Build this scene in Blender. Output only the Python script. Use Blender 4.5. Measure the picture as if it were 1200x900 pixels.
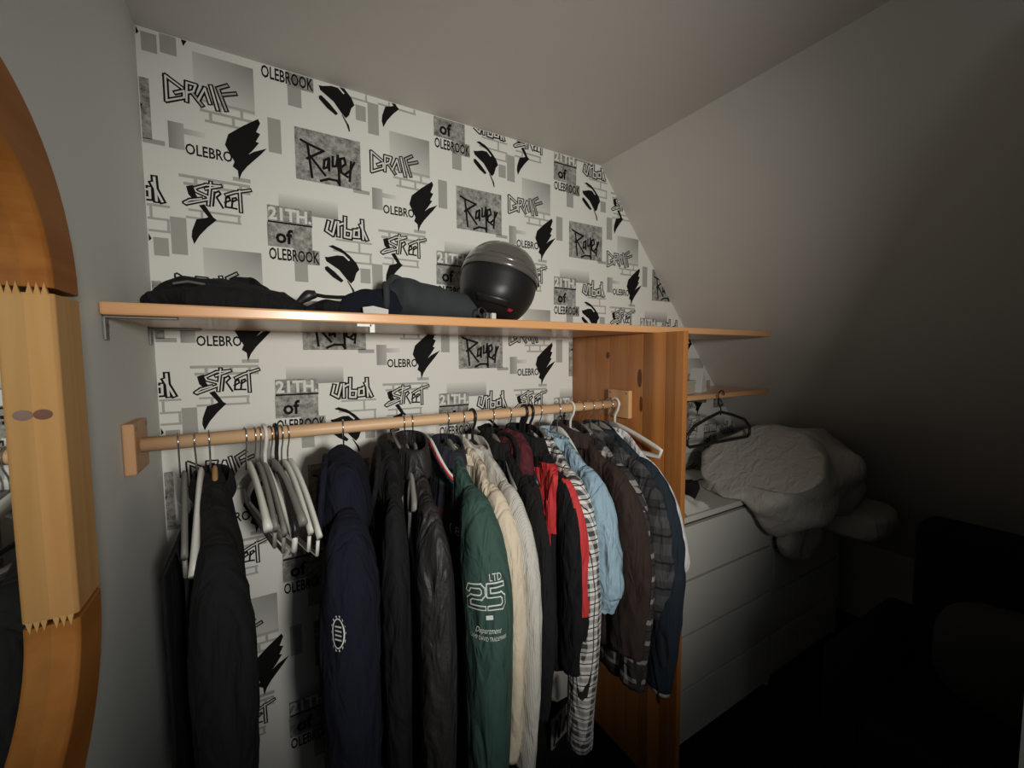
import bpy, bmesh, math, random
from math import sin, cos, pi, radians
from mathutils import Vector, Matrix, noise
random.seed(7)
SC = bpy.context.scene
for _o in list(bpy.data.objects): bpy.data.objects.remove(_o)
COL = SC.collection

# ------------------------------------------------------------------ camera
cam_d = bpy.data.cameras.new('camera'); cam = bpy.data.objects.new('camera', cam_d); COL.objects.link(cam)
cam_d.sensor_width = 36.0; cam_d.sensor_fit = 'HORIZONTAL'; cam_d.lens = 36.0*488.978/1200.0
cam_d.clip_start = .02
_r = Vector((.859477, -.511136, -.006310)); _u = Vector((.039779, .054573, .997717)); _f = Vector((.509625, .857766, -.067237))
M = Matrix((( _r.x, _u.x, -_f.x, .2518), (_r.y, _u.y, -_f.y, -1.4706), (_r.z, _u.z, -_f.z, 1.6), (0, 0, 0, 1)))
cam.matrix_world = M
SC.camera = cam

# ------------------------------------------------------------------ light
SC.view_settings.view_transform = 'Standard'; SC.view_settings.look = 'None'
SC.view_settings.gamma = 1.0; SC.view_settings.use_curve_mapping = False
SC.view_settings.exposure = 0.12
wd = bpy.data.worlds.new('world'); SC.world = wd; wd.use_nodes = True
wd.node_tree.nodes['Background'].inputs[0].default_value = (.75, .85, 1, 1)
wd.node_tree.nodes['Background'].inputs[1].default_value = .02
# weak fill light added in an invented window opening behind the camera
WIN = dict(x0=.12, x1=.95, z0=1.42, z1=2.12, y=-2.72)
ld = bpy.data.lights.new('added_window_fill', 'AREA'); ld.shape = 'RECTANGLE'
ld.size = WIN['x1']-WIN['x0']; ld.size_y = WIN['z1']-WIN['z0']; ld.energy = 2.8; ld.color = (.86, .95, 1)
lo = bpy.data.objects.new('added_window_fill', ld); COL.objects.link(lo)
lo.location = ((WIN['x0']+WIN['x1'])/2, WIN['y']-.06, (WIN['z0']+WIN['z1'])/2); lo.rotation_euler = (radians(90), 0, 0)
# spot added behind the camera, its cone tuned to brighten the rail
SPOT_AT = Vector((.50, -2.38, 1.74)); AIM = Vector((.98, 0, 1.57))
sd = bpy.data.lights.new('added_spot', 'SPOT'); sd.energy = 128; sd.color = (1, .95, .86); sd.shadow_soft_size = .09
sd.spot_size = radians(74); sd.spot_blend = 1.0
so = bpy.data.objects.new('added_spot', sd); COL.objects.link(so); so.location = SPOT_AT
so.rotation_euler = (AIM-SPOT_AT).to_track_quat('-Z', 'Y').to_euler()

# ------------------------------------------------------------------ constants of the place
ZC = 2.458; XS = 1.6; KS = 1.172            # ceiling height, where the roof slope starts, its fall
def slope_z(x): return ZC - KS*(x-XS)
RY, RZ = -.306, 1.415                       # clothes rail
SHZ = 1.703                                 # top of the long shelf
PX = 1.44                                   # inner face of the pine side panel

# ------------------------------------------------------------------ helpers
def link(o, parent=None):
    COL.objects.link(o)
    if parent is not None: o.parent = parent
    return o
def tag(o, label=None, cat=None, group=None, kind=None):
    if label: o['label'] = label
    if cat: o['category'] = cat
    if group: o['group'] = group
    if kind: o['kind'] = kind
    return o
def empty(name, loc, rz=0, label=None, cat=None, group=None):
    o = bpy.data.objects.new(name, None); o.empty_display_size = .05
    o.location = loc; o.rotation_euler = (0, 0, rz); COL.objects.link(o)
    return tag(o, label, cat, group)
def mesh(name, verts, faces, mats, parent=None, smooth=False, loc=None, fm=None, sub=0, bevel=0, solid=0):
    me = bpy.data.meshes.new(name); me.from_pydata([tuple(v) for v in verts], [], faces)
    if not isinstance(mats, (list, tuple)): mats = [mats]
    for m in mats: me.materials.append(m)
    if fm:
        for p, i in zip(me.polygons, fm): p.material_index = i
    if smooth:
        for p in me.polygons: p.use_smooth = True
    me.validate(); me.update()
    bm = bmesh.new(); bm.from_mesh(me); bmesh.ops.recalc_face_normals(bm, faces=bm.faces); bm.to_mesh(me); bm.free()
    o = bpy.data.objects.new(name, me); link(o, parent)
    if loc: o.location = loc
    if solid:
        s = o.modifiers.new('solid', 'SOLIDIFY'); s.thickness = solid; s.offset = 0
    if bevel:
        b = o.modifiers.new('bevel', 'BEVEL'); b.width = bevel; b.segments = 2; b.limit_method = 'ANGLE'
    if sub:
        s = o.modifiers.new('sub', 'SUBSURF'); s.levels = sub; s.render_levels = sub
    return o
class G:
    """collects simple solids into one mesh"""
    def __init__(s): s.v = []; s.f = []
    def add(s, v, f):
        n = len(s.v); s.v += [Vector(p) for p in v]; s.f += [[i+n for i in q] for q in f]; return s
    def box(s, x0, x1, y0, y1, z0, z1):
        v = [(x, y, z) for x in (x0, x1) for y in (y0, y1) for z in (z0, z1)]
        return s.add(v, [(0,1,3,2), (4,6,7,5), (0,4,5,1), (2,3,7,6), (0,2,6,4), (1,5,7,3)])
    def tube(s, pts, r, n=10, closed=False, ry=None):
        pts = [Vector(p) for p in pts]; m = len(pts)
        rr = r if isinstance(r, (list, tuple)) else [r]*m
        rings = []; ref = None
        for i, p in enumerate(pts):
            a = pts[(i-1) % m] if (closed or i > 0) else p; b = pts[(i+1) % m] if (closed or i < m-1) else p
            t = (b-a).normalized()
            if ref is None:
                ref = Vector((1, 0, 0)) if abs(t.x) < .9 else Vector((0, 1, 0))
            n1 = (ref - t*ref.dot(t)).normalized(); ref = n1; n2 = t.cross(n1)
            k2 = rr[i] if ry is None else (ry if not isinstance(ry, (list, tuple)) else ry[i])
            rings.append([p + n1*(rr[i]*cos(2*pi*j/n)) + n2*(k2*sin(2*pi*j/n)) for j in range(n)])
        v = [q for R_ in rings for q in R_]; f = []
        for i in range(m if closed else m-1):
            k = (i+1) % m
            for j in range(n): f.append((i*n+j, i*n+(j+1) % n, k*n+(j+1) % n, k*n+j))
        if not closed: f += [list(range(n))[::-1], list(range((m-1)*n, m*n))]
        return s.add(v, f)
    def prism(s, poly, axis, a, b):
        """poly: 2-D outline in the two other axes (order kept), extruded along axis from a to b"""
        def mk(p, c):
            q = list(p); q.insert(axis, c); return q
        n = len(poly)
        v = [mk(p, a) for p in poly] + [mk(p, b) for p in poly]
        f = [list(range(n))[::-1], list(range(n, 2*n))] + [(i, (i+1) % n, n+(i+1) % n, n+i) for i in range(n)]
        return s.add(v, f)
    def build(s, name, mat, parent=None, **k): return mesh(name, s.v, s.f, mat, parent, **k)

# ------------------------------------------------------------------ materials
MATS = {}
def newmat(name):
    m = bpy.data.materials.new(name); m.use_nodes = True; MATS[name] = m
    return m, m.node_tree.nodes, m.node_tree.links, m.node_tree.nodes['Principled BSDF']
def fold_bump(N, L, tc, s, target):
    """soft creases of hanging cloth, mostly running downwards"""
    mp = N.new('ShaderNodeMapping'); mp.inputs['Scale'].default_value = (22, 22, 6.5); mp.inputs['Rotation'].default_value = (.25, .1, 0)
    L.new(tc.outputs['Object'], mp.inputs[0])
    t = N.new('ShaderNodeTexNoise'); t.inputs['Scale'].default_value = 1; t.inputs['Detail'].default_value = 2.5; t.inputs['Distortion'].default_value = .8
    L.new(mp.outputs[0], t.inputs['Vector'])
    bp = N.new('ShaderNodeBump'); bp.inputs['Strength'].default_value = s; bp.inputs['Distance'].default_value = .035
    L.new(t.outputs[0], bp.inputs['Height']); L.new(bp.outputs[0], target)
def plain(name, c, rough=.6, metal=0, spec=.5, bump=0, bscale=300, var=0, vscale=6, sheen=0, coat=0, stretch=(1, 1, 1), folds=0):
    m, N, L, b = newmat(name)
    b.inputs['Base Color'].default_value = (*c, 1); b.inputs['Roughness'].default_value = rough
    b.inputs['Metallic'].default_value = metal; b.inputs['Specular IOR Level'].default_value = spec
    if sheen: b.inputs['Sheen Weight'].default_value = sheen
    if coat: b.inputs['Coat Weight'].default_value = coat; b.inputs['Coat Roughness'].default_value = .12
    tc = N.new('ShaderNodeTexCoord'); mp = N.new('ShaderNodeMapping'); L.new(tc.outputs['Object'], mp.inputs[0])
    mp.inputs['Scale'].default_value = stretch
    if bump:
        t = N.new('ShaderNodeTexNoise'); t.inputs['Scale'].default_value = bscale; t.inputs['Detail'].default_value = 3
        L.new(mp.outputs[0], t.inputs['Vector'])
        bp = N.new('ShaderNodeBump'); bp.inputs['Strength'].default_value = bump; bp.inputs['Distance'].default_value = .002
        L.new(t.outputs[0], bp.inputs['Height']); L.new(bp.outputs[0], b.inputs['Normal'])
        if folds: fold_bump(N, L, tc, folds, bp.inputs['Normal'])
    elif folds: fold_bump(N, L, tc, folds, b.inputs['Normal'])
    if var:
        t = N.new('ShaderNodeTexNoise'); t.inputs['Scale'].default_value = vscale; t.inputs['Detail'].default_value = 4
        L.new(mp.outputs[0], t.inputs['Vector'])
        mx = N.new('ShaderNodeMix'); mx.data_type = 'RGBA'
        mx.inputs[6].default_value = (*[x*(1-var) for x in c], 1); mx.inputs[7].default_value = (*[min(1, x*(1+var)) for x in c], 1)
        L.new(t.outputs[0], mx.inputs[0]); L.new(mx.outputs[2], b.inputs['Base Color'])
    return m
def wood(name, dark, light, axis='z', rough=.4, scale=30, coat=0, rand=.35, spec=.5):
    """grain running along one axis, tone shifted per object"""
    m, N, L, b = newmat(name)
    tc = N.new('ShaderNodeTexCoord'); mp = N.new('ShaderNodeMapping'); L.new(tc.outputs['Object'], mp.inputs[0])
    sc = {'x': (.05, 1, 1), 'y': (1, .05, 1), 'z': (1, 1, .05)}[axis]; mp.inputs['Scale'].default_value = sc
    oi = N.new('ShaderNodeObjectInfo')
    off = N.new('ShaderNodeVectorMath'); off.operation = 'SCALE'; off.inputs[0].default_value = (7, 5, 3); L.new(oi.outputs['Random'], off.inputs['Scale'])
    ad = N.new('ShaderNodeVectorMath'); ad.operation = 'ADD'; L.new(mp.outputs[0], ad.inputs[0]); L.new(off.outputs[0], ad.inputs[1])
    t = N.new('ShaderNodeTexNoise'); t.inputs['Scale'].default_value = scale; t.inputs['Detail'].default_value = 6; t.inputs['Distortion'].default_value = .6
    L.new(ad.outputs[0], t.inputs['Vector'])
    r = N.new('ShaderNodeValToRGB'); r.color_ramp.elements[0].position = .32; r.color_ramp.elements[1].position = .68
    r.color_ramp.elements[0].color = (*dark, 1); r.color_ramp.elements[1].color = (*light, 1); L.new(t.outputs[0], r.inputs[0])
    hs = N.new('ShaderNodeHueSaturation'); L.new(r.outputs[0], hs.inputs['Color'])
    mr = N.new('ShaderNodeMapRange'); mr.inputs[3].default_value = 1-rand; mr.inputs[4].default_value = 1+rand*.6
    L.new(oi.outputs['Random'], mr.inputs[0]); L.new(mr.outputs[0], hs.inputs['Value'])
    L.new(hs.outputs[0], b.inputs['Base Color']); b.inputs['Roughness'].default_value = rough; b.inputs['Specular IOR Level'].default_value = spec
    if coat: b.inputs['Coat Weight'].default_value = coat; b.inputs['Coat Roughness'].default_value = .15
    return m
def plaid(name, base, stripe, fine, pitch=.075, axes=('Y', 'Z'), w=.3):
    """woven check: broad bands both ways with a thin dark over-check"""
    m, N, L, b = newmat(name); b.inputs['Roughness'].default_value = .85
    tc = N.new('ShaderNodeTexCoord'); sx = N.new('ShaderNodeSeparateXYZ'); L.new(tc.outputs['Object'], sx.inputs[0])
    def math_(op, a, c=None):
        n = N.new('ShaderNodeMath'); n.operation = op
        for i, q in enumerate((a, c)):
            if q is None: continue
            if isinstance(q, (int, float)): n.inputs[i].default_value = q
            else: L.new(q, n.inputs[i])
        return n.outputs[0]
    def band(ax, pt, width, ph):
        a = sx.outputs[ax] if ax != 'Y' else math_('ADD', sx.outputs['Y'], math_('MULTIPLY', sx.outputs['X'], .8))
        fr = math_('FRACT', math_('ADD', math_('DIVIDE', a, pt), ph+20))
        return math_('LESS_THAN', fr, width)
    v1, v2 = band(axes[0], pitch, w, 0), band(axes[1], pitch, w, .2)
    f1, f2 = band(axes[0], pitch, .07, .35), band(axes[1], pitch, .09, .55)
    def mix(fac, c1, c2):
        n = N.new('ShaderNodeMix'); n.data_type = 'RGBA'
        L.new(fac, n.inputs[0])
        for i, c in ((6, c1), (7, c2)):
            if isinstance(c, tuple): n.inputs[i].default_value = (*c, 1)
            else: L.new(c, n.inputs[i])
        return n.outputs[2]
    fold_bump(N, L, tc, .7, b.inputs['Normal'])
    sm = math_('MULTIPLY', math_('ADD', v1, v2), .5)
    col = mix(sm, base, stripe); col = mix(math_('MAXIMUM', f1, f2), col, fine)
    L.new(col, b.inputs['Base Color'])
    return m
m_wall = plain('white_plaster', (.70, .725, .70), .9, bump=.25, bscale=140)
m_ceil = plain('ceiling_paint', (.66, .635, .60), .9, bump=.15, bscale=120)
m_slope = plain('slope_paint', (.62, .60, .565), .9, bump=.15, bscale=120)
m_paper = plain('wallpaper_white', (.74, .745, .71), .75, bump=.08, bscale=500)
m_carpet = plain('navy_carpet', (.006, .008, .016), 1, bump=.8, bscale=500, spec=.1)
m_ink = plain('print_black', (.006, .006, .006), .8, spec=.2)
m_inkw = plain('print_white', (.70, .70, .67), .7)
m_blk = plain('black_fabric', (.008, .008, .0095), .9, bump=.4, bscale=900, spec=.3, folds=.8)
m_beech = wood('beech_laminate', (.62, .30, .12), (.72, .40, .19), 'x', .32, 18, coat=.25, rand=.05)
m_rod = wood('rail_wood', (.55, .33, .18), (.70, .47, .28), 'x', .45, 30, rand=.05)
m_plate = wood('plate_wood', (.48, .25, .11), (.62, .36, .18), 'z', .5, 30, rand=.1)
m_pine = wood('pine_board', (.37, .13, .032), (.52, .215, .06), 'z', .38, 22, coat=.3, rand=.34)
m_knot = plain('pine_knot', (.12, .035, .01), .4, var=.4, vscale=60)
m_mirw = wood('mirror_pine_light', (.50, .27, .10), (.60, .36, .15), 'z', .6, 26, rand=.06, spec=.08)
m_mirc = wood('mirror_pine_orange', (.27, .095, .02), (.38, .155, .035), 'y', .6, 22, rand=.06, spec=.12)
m_glass = plain('mirror_glass', (.86, .9, .88), .02, metal=1)
m_chrome = plain('chrome_wire', (.7, .7, .7), .22, metal=1)
m_steel = plain('grey_bracket_steel', (.22, .22, .21), .5, metal=.6)
m_white = plain('white_plastic', (.70, .70, .66), .4)
m_greyp = plain('grey_plastic', (.28, .27, .25), .5)
m_blackp = plain('black_plastic', (.012, .012, .012), .4)
m_malm = plain('white_foil_furniture', (.62, .61, .57), .45)
m_gap = plain('gap_shade_and_card_back', (.05, .048, .045), .9)  # dark colour stands for shade between drawer fronts; also the card backing
m_duvet = plain('white_bed_linen', (.56, .535, .49), .95, bump=.2, bscale=200, folds=.4)

# grey print blocks: flat, fading and mottled
def print_grey(name, c, kind):
    m, N, L, b = newmat(name); b.inputs['Roughness'].default_value = .75
    base = (.70, .705, .67)
    if kind == 'flat': b.inputs['Base Color'].default_value = (*c, 1); return m
    if kind == 'mottle':
        tc = N.new('ShaderNodeTexCoord'); t = N.new('ShaderNodeTexNoise'); t.inputs['Scale'].default_value = 42
        t.inputs['Detail'].default_value = 8; t.inputs['Roughness'].default_value = .75; L.new(tc.outputs['Object'], t.inputs[0])
        r = N.new('ShaderNodeValToRGB'); r.color_ramp.elements[0].position = .38; r.color_ramp.elements[1].position = .64
        r.color_ramp.elements[0].color = (*[x*.45 for x in c], 1); r.color_ramp.elements[1].color = (*[min(.6, x*2.0) for x in c], 1)
        L.new(t.outputs[0], r.inputs[0]); L.new(r.outputs[0], b.inputs['Base Color']); return m
    uv = N.new('ShaderNodeAttribute'); uv.attribute_name = 'fade'
    mx = N.new('ShaderNodeMix'); mx.data_type = 'RGBA'; mx.inputs[6].default_value = (*c, 1); mx.inputs[7].default_value = (*base, 1)
    L.new(uv.outputs['Fac'], mx.inputs[0]); L.new(mx.outputs[2], b.inputs['Base Color']); return m
m_pg = print_grey('print_grey', (.36, .36, .34), 'flat')
m_pm = print_grey('print_mottled', (.24, .24, .225), 'mottle')
m_pf = print_grey('print_fading', (.27, .27, .26), 'fade')
m_pb = print_grey('print_brick_grey', (.40, .40, .375), 'flat')

# ------------------------------------------------------------------ the room
def struct(o, label=None): o['kind'] = 'structure'; return o
XK = 3.30; ZK = slope_z(XK); YF = -2.75
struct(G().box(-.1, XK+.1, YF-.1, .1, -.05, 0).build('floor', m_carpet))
struct(G().box(-.1, XS+.02, YF-.1, .1, ZC, ZC+.06).build('ceiling', m_ceil))
struct(G().box(-.1, 0, YF-.1, .1, 0, ZC).build('wall_left', m_wall))
struct(G().prism([(XS, ZC), (XS+.05, ZC+.05), (XK+.05, ZK+.05), (XK, ZK)], 1, YF-.1, .1).build('wall_slope', m_slope))
struct(G().box(XK, XK+.06, YF-.1, .1, 0, ZK+.02).build('wall_knee', m_slope))
wall_back = struct(G().prism([(-.05, 0), (XK, 0), (XK, ZK), (XS, ZC), (-.05, ZC)], 1, 0, .06).build('wall_back', m_paper))
# wall behind the camera, with an opening added for the fill light
wf = G()
wf.box(0, WIN['x0'], YF-.08, YF, 0, ZC).box(WIN['x1'], XS, YF-.08, YF, 0, ZC)
wf.box(WIN['x0'], WIN['x1'], YF-.08, YF, 0, WIN['z0']).box(WIN['x0'], WIN['x1'], YF-.08, YF, WIN['z1'], ZC)
wf.prism([(XS, 0), (XK, 0), (XK, ZK), (XS, ZC)], 1, YF-.08, YF)
struct(wf.build('wall_front', m_wall))
wnd = struct(empty('added_window_1', ((WIN['x0']+WIN['x1'])/2, YF-.04, WIN['z0'])))  # unseen window added around the fill light
cx = (WIN['x0']+WIN['x1'])/2; hw = (WIN['x1']-WIN['x0'])/2; hh = WIN['z1']-WIN['z0']
g = G(); g.box(-hw, -hw+.05, -.03, .03, 0, hh).box(hw-.05, hw, -.03, .03, 0, hh).box(-hw, hw, -.03, .03, 0, .05).box(-hw, hw, -.03, .03, hh-.05, hh)
g.build('added_window_frame', m_white, wnd)
# end of the partition at the right of the photograph: its white edge shows at the right border
struct(G().box(1.64, 1.74, YF, -1.299, 0, slope_z(1.74)-.002).build('wall_partition', m_wall))
# ------------------------------------------------------------------ printed wallpaper
SPLASH=[[(0.266,2.296),(0.271,2.285),(0.26,2.258),(0.27,2.254),(0.258,2.23),(0.266,2.228),(0.247,2.2),(0.237,2.188),(0.252,2.2),(0.285,2.217),(0.27,2.197),(0.234,2.155),(0.22,2.134),(0.212,2.112),(0.21,2.138),(0.198,2.147),(0.203,2.161),(0.182,2.203),(0.191,2.234),(0.228,2.267)]]
DARK=[[(0.433,1.919),(0.444,1.92),(0.47,1.928),(0.489,1.928),(0.505,1.913),(0.509,1.917),(0.49,1.935),(0.445,1.954),(0.458,1.959),(0.484,1.95),(0.509,1.931),(0.529,1.909),(0.538,1.889),(0.528,1.877),(0.52,1.852),(0.51,1.841),(0.497,1.854),(0.475,1.882),(0.437,1.906)],[(0.432,1.887),(0.44,1.891),(0.462,1.874),(0.487,1.849),(0.48,1.842),(0.455,1.857),(0.433,1.878)],[(0.497,1.85),(0.502,1.847),(0.519,1.821),(0.522,1.803),(0.518,1.802),(0.511,1.824)]]
ARROW=[[(0.114,2.024),(0.127,2.029),(0.146,1.996),(0.154,1.99),(0.132,1.967),(0.112,1.941),(0.099,1.916),(0.094,1.935),(0.096,1.953),(0.107,1.985),(0.129,1.992),(0.134,1.995)],[(0.088,2.071),(0.104,2.077),(0.107,2.056),(0.114,2.043),(0.101,2.039),(0.092,2.05)]]
STREET=[[(0.165,2.086),(0.133,2.083),(0.107,2.069),(0.11,2.061),(0.135,2.052),(0.136,2.044),(0.087,2.024),(0.083,2.026),(0.095,2.035),(0.121,2.043)],[(0.144,2.092),(0.136,2.029)],[(0.132,2.072),(0.167,2.086)],[(0.152,2.067),(0.147,2.028)],[(0.151,2.064),(0.162,2.071),(0.166,2.064),(0.156,2.053),(0.17,2.026)],[(0.175,2.042),(0.188,2.05),(0.186,2.059),(0.178,2.055),(0.176,2.03),(0.19,2.03)],[(0.193,2.047),(0.204,2.055),(0.202,2.06),(0.194,2.057),(0.191,2.03),(0.203,2.029)],[(0.212,2.082),(0.213,2.023)],[(0.179,2.064),(0.2,2.075),(0.238,2.088)]]
ROYER=[[(0.377,2.266),(0.395,2.259),(0.405,2.16)],[(0.395,2.259),(0.44,2.247),(0.393,2.214)],[(0.402,2.223),(0.443,2.173)],[(0.454,2.227),(0.442,2.22),(0.439,2.194),(0.45,2.199),(0.456,2.229),(0.455,2.191)],[(0.467,2.236),(0.466,2.206),(0.477,2.209),(0.482,2.243)],[(0.482,2.243),(0.485,2.152),(0.478,2.164),(0.452,2.164),(0.43,2.154)],[(0.49,2.208),(0.505,2.221),(0.501,2.239),(0.489,2.234),(0.491,2.192),(0.51,2.182)],[(0.522,2.232),(0.516,2.17)],[(0.532,2.232),(0.519,2.204),(0.501,2.187)]]
URBAN=[[(0.448,2.031),(0.441,2.003),(0.459,1.992),(0.47,2.034)],[(0.477,2.035),(0.476,1.991)],[(0.477,2.025),(0.491,2.032)],[(0.498,2.052),(0.495,1.99),(0.513,1.989),(0.516,2.01),(0.499,2.011)],[(0.539,2.017),(0.525,2.015),(0.523,1.994),(0.54,1.995),(0.54,2.021)],[(0.551,2.05),(0.553,1.99)],[(0.546,2.035),(0.565,1.99)]]
GROLF=[[(0.092,2.329),(0.057,2.351),(0.057,2.287),(0.095,2.306),(0.095,2.323),(0.077,2.313)],[(0.1,2.298),(0.102,2.347),(0.122,2.346),(0.116,2.328),(0.103,2.321)],[(0.112,2.325),(0.134,2.296)],[(0.126,2.308),(0.142,2.344),(0.152,2.307)],[(0.156,2.354),(0.169,2.295)],[(0.172,2.353),(0.189,2.299)],[(0.172,2.353),(0.194,2.367)],[(0.183,2.339),(0.213,2.351)]]
def text_polys(s, x0, x1, z0, z1, shear=0, bold=0.0):
    """lettering as flat triangles fitted to a rectangle"""
    cu = bpy.data.curves.new('t', 'FONT'); cu.body = s; cu.resolution_u = 2; cu.offset = bold
    ob = bpy.data.objects.new('t', cu); COL.objects.link(ob)
    me = ob.to_mesh(); me.calc_loop_triangles()
    vs = [(v.co.x, v.co.y) for v in me.vertices]; tr = [tuple(t.vertices) for t in me.loop_triangles]
    ob.to_mesh_clear(); bpy.data.objects.remove(ob); bpy.data.curves.remove(cu)
    ax, bx = min(v[0] for v in vs), max(v[0] for v in vs); ay, by = min(v[1] for v in vs), max(v[1] for v in vs)
    q = [(x0+(v[0]-ax)/(bx-ax)*(x1-x0)+shear*(v[1]-ay)/(by-ay), z0+(v[1]-ay)/(by-ay)*(z1-z0)) for v in vs]
    return [[q[i] for i in t] for t in tr]
def ribbons(lines, w, step=None):
    """pen strokes of width w as small quads"""
    out = []
    for ln in lines:
        if step:
            l2 = [ln[0]]
            for a, b in zip(ln, ln[1:]):
                k = max(1, int(math.hypot(b[0]-a[0], b[1]-a[1])/step+.5))
                l2 += [(a[0]+(b[0]-a[0])*q/k, a[1]+(b[1]-a[1])*q/k) for q in range(1, k+1)]
            ln = l2
        for a, b in zip(ln, ln[1:]):
            dx, dz = b[0]-a[0], b[1]-a[1]; l = math.hypot(dx, dz) or 1e-6
            ux, uz = dx/l*w*.5, dz/l*w*.5; nx, nz = -uz, ux
            out.append([(a[0]-ux*.8+nx, a[1]-uz*.8+nz), (b[0]+ux*.8+nx, b[1]+uz*.8+nz), (b[0]+ux*.8-nx, b[1]+uz*.8-nz), (a[0]-ux*.8-nx, a[1]-uz*.8-nz)])
    return out
def rect(x0, x1, z0, z1): return [[(x0, z0), (x1, z0), (x1, z1), (x0, z1)]]
OLE1 = text_polys('OLEBROO', .091, .222, 2.157, 2.187, bold=.018); OLE2 = text_polys('OLEBROOK', .279, .417, 1.895, 1.931, bold=.02)
TH = text_polys('21TH.', .281, .398, 2.013, 2.052, bold=.035); OF = text_polys('of', .298, .345, 1.945, 1.99, bold=.03)
# each motif: (part name, [(layer, material, polygons)], fade axis or None)
def bricks(x0, x1, zs, cols):
    ln = [[(x0+random.uniform(0, .02), z), (x1, z)] for z in zs]
    for i, (za, zb) in enumerate(zip(zs, zs[1:])):
        for c in cols[i % len(cols)]: ln.append([(c, za), (c, zb)])
    return ln
MOT = [
 ('print_fading_block', [(1, m_pf, rect(.118, .259, 2.304, 2.434))], ('diag', .118, .259, 2.304, 2.434)),
 ('print_brickwork', [(2, m_pb, ribbons(bricks(.128, .256, [2.311, 2.284, 2.258], [(.175, .226), (.152, .205, .245)]), .007))], None),
 ('print_graffiti', [(3, m_ink, ribbons(GROLF, .013)), (4, m_inkw, ribbons(GROLF[:2]+GROLF[3:5], .0045)), (4, m_pg, ribbons(GROLF[2:3]+GROLF[5:], .005))], None),
 ('print_fading_block', [(1, m_pf, rect(.056, .09, 2.166, 2.236)+rect(.088, .137, 2.209, 2.224))], ('h', .056, .15, 0, 1)),
 ('print_lettering', [(2, m_ink, OLE1)], None),
 ('print_splash', [(6, m_ink, SPLASH)], None),
 ('print_block', [(1, m_pg, rect(.29, .324, 2.21, 2.309))], None),
 ('print_stone_block', [(1, m_pm, rect(.36, .552, 2.147, 2.302)), (1, m_pg, rect(.526, .578, 2.137, 2.149))], None),
 ('print_graffiti', [(3, m_ink, ribbons(ROYER, .0075))], None),
 ('print_brickwork', [(2, m_pb, ribbons(bricks(.075, .235, [2.098, 2.078], [(.11, .17, .215)]), .008)+ribbons(bricks(.085, .21, [2.009, 1.988], [(.12, .207)]), .006)+rect(.197, .24, 2.108, 2.119))], None),
 ('print_graffiti', [(3, m_ink, ribbons(STREET[:3]+STREET[7:], .0115)+ribbons(STREET[3:7], .005)), (4, m_inkw, ribbons(STREET[:3]+STREET[7:], .0035)), (3, m_ink, ARROW)], None),
 ('print_block', [(1, m_pg, rect(.049, .084, 1.884, 1.984))], None),
 ('print_fading_block', [(1, m_pf, rect(.31, .477, 2.04, 2.094))], ('v', .31, .477, 2.04, 2.094)),
 ('print_stone_block', [(2, m_pm, rect(.277, .398, 1.935, 2.006)+rect(.346, .418, 1.89, 1.935)), (2, m_ink, rect(.279, .4, 2.005, 2.01)), (2, m_pm, rect(.279, .4, 2.01, 2.056))], None),
 ('print_lettering', [(3, m_inkw, TH), (3, m_ink, OF), (3, m_ink, OLE2)], None),
 ('print_block', [(1, m_pg, rect(.346, .383, 1.835, 1.89))], None),
 ('print_brickwork', [(2, m_pb, ribbons(bricks(.46, .578, [1.978, 1.943, 1.911], [(.54,), (.575,)]), .006))], None),
 ('print_graffiti', [(3, m_ink, ribbons(URBAN, .0155)), (4, m_inkw, ribbons(URBAN, .0055))], None),
 ('print_splash', [(6, m_ink, DARK)], None),
 ('print_block', [(1, m_pg, rect(.541, .573, 1.846, 1.894))], None),
]
COLDZ = {-1: .03, 0: 0, 1: -.071, 2: -.116, 3: -.272, 4: -.33}
def motif(name, layers, fade, dx, dz):
    bm = bmesh.new(); mats = []; fl = bm.verts.layers.float.new('fade')
    for lay, mat, polys in layers:
        if mat not in mats: mats.append(mat)
        for pi_, poly in enumerate(polys):
            pv = [bm.verts.new((p[0]+dx, -.0002-.00022*lay-.000012*(pi_ % 14), p[1]+dz)) for p in poly]
            for v, p in zip(pv, poly):
                if fade:
                    k, a, b, c, d = fade; u = (p[0]-a)/(b-a); w = (p[1]-c)/(d-c)
                    v[fl] = {'diag': max(0, min(1, 1.25-.6*u-.65*w)), 'h': max(0, min(1, u*1.1)), 'v': w}[k]
            try: f = bm.faces.new(pv)
            except ValueError: continue
            f.material_index = mats.index(mat); f.normal_update()
    bmesh.ops.triangulate(bm, faces=[f for f in bm.faces if len(f.verts) > 4])
    def cut(co, no):
        bmesh.ops.bisect_plane(bm, geom=bm.verts[:]+bm.edges[:]+bm.faces[:], plane_co=co, plane_no=no, clear_outer=True)
    xs = [v.co.x for v in bm.verts]; zs = [v.co.z for v in bm.verts]
    if not xs or max(xs) < .004 or min(zs) > ZC-.004 or max(zs) < .25: bm.free(); return
    if min(xs) < .002: cut((.002, 0, 0), (-1, 0, 0))
    if max(zs) > ZC-.002: cut((0, 0, ZC-.002), (0, 0, 1))
    if max(zs) > slope_z(max(xs))-.002: cut((XS, 0, ZC-.003), (KS, 0, 1))
    if not bm.faces: bm.free(); return
    # pure right-angled rectangles get a finer grid when fading
    for f in bm.faces:
        f.normal_update()
        if f.normal.y > 0: f.normal_flip()
    me = bpy.data.meshes.new(name); bm.to_mesh(me); bm.free()
    for m in mats: me.materials.append(m)
    link(bpy.data.objects.new(name, me), wall_back)
for ci in range(-1, 5):
    for ri in range(-1, 4):
        for nm, ly, fd in MOT: motif(nm, ly, fd, ci*.53, COLDZ[ci]-ri*.524)
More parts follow.
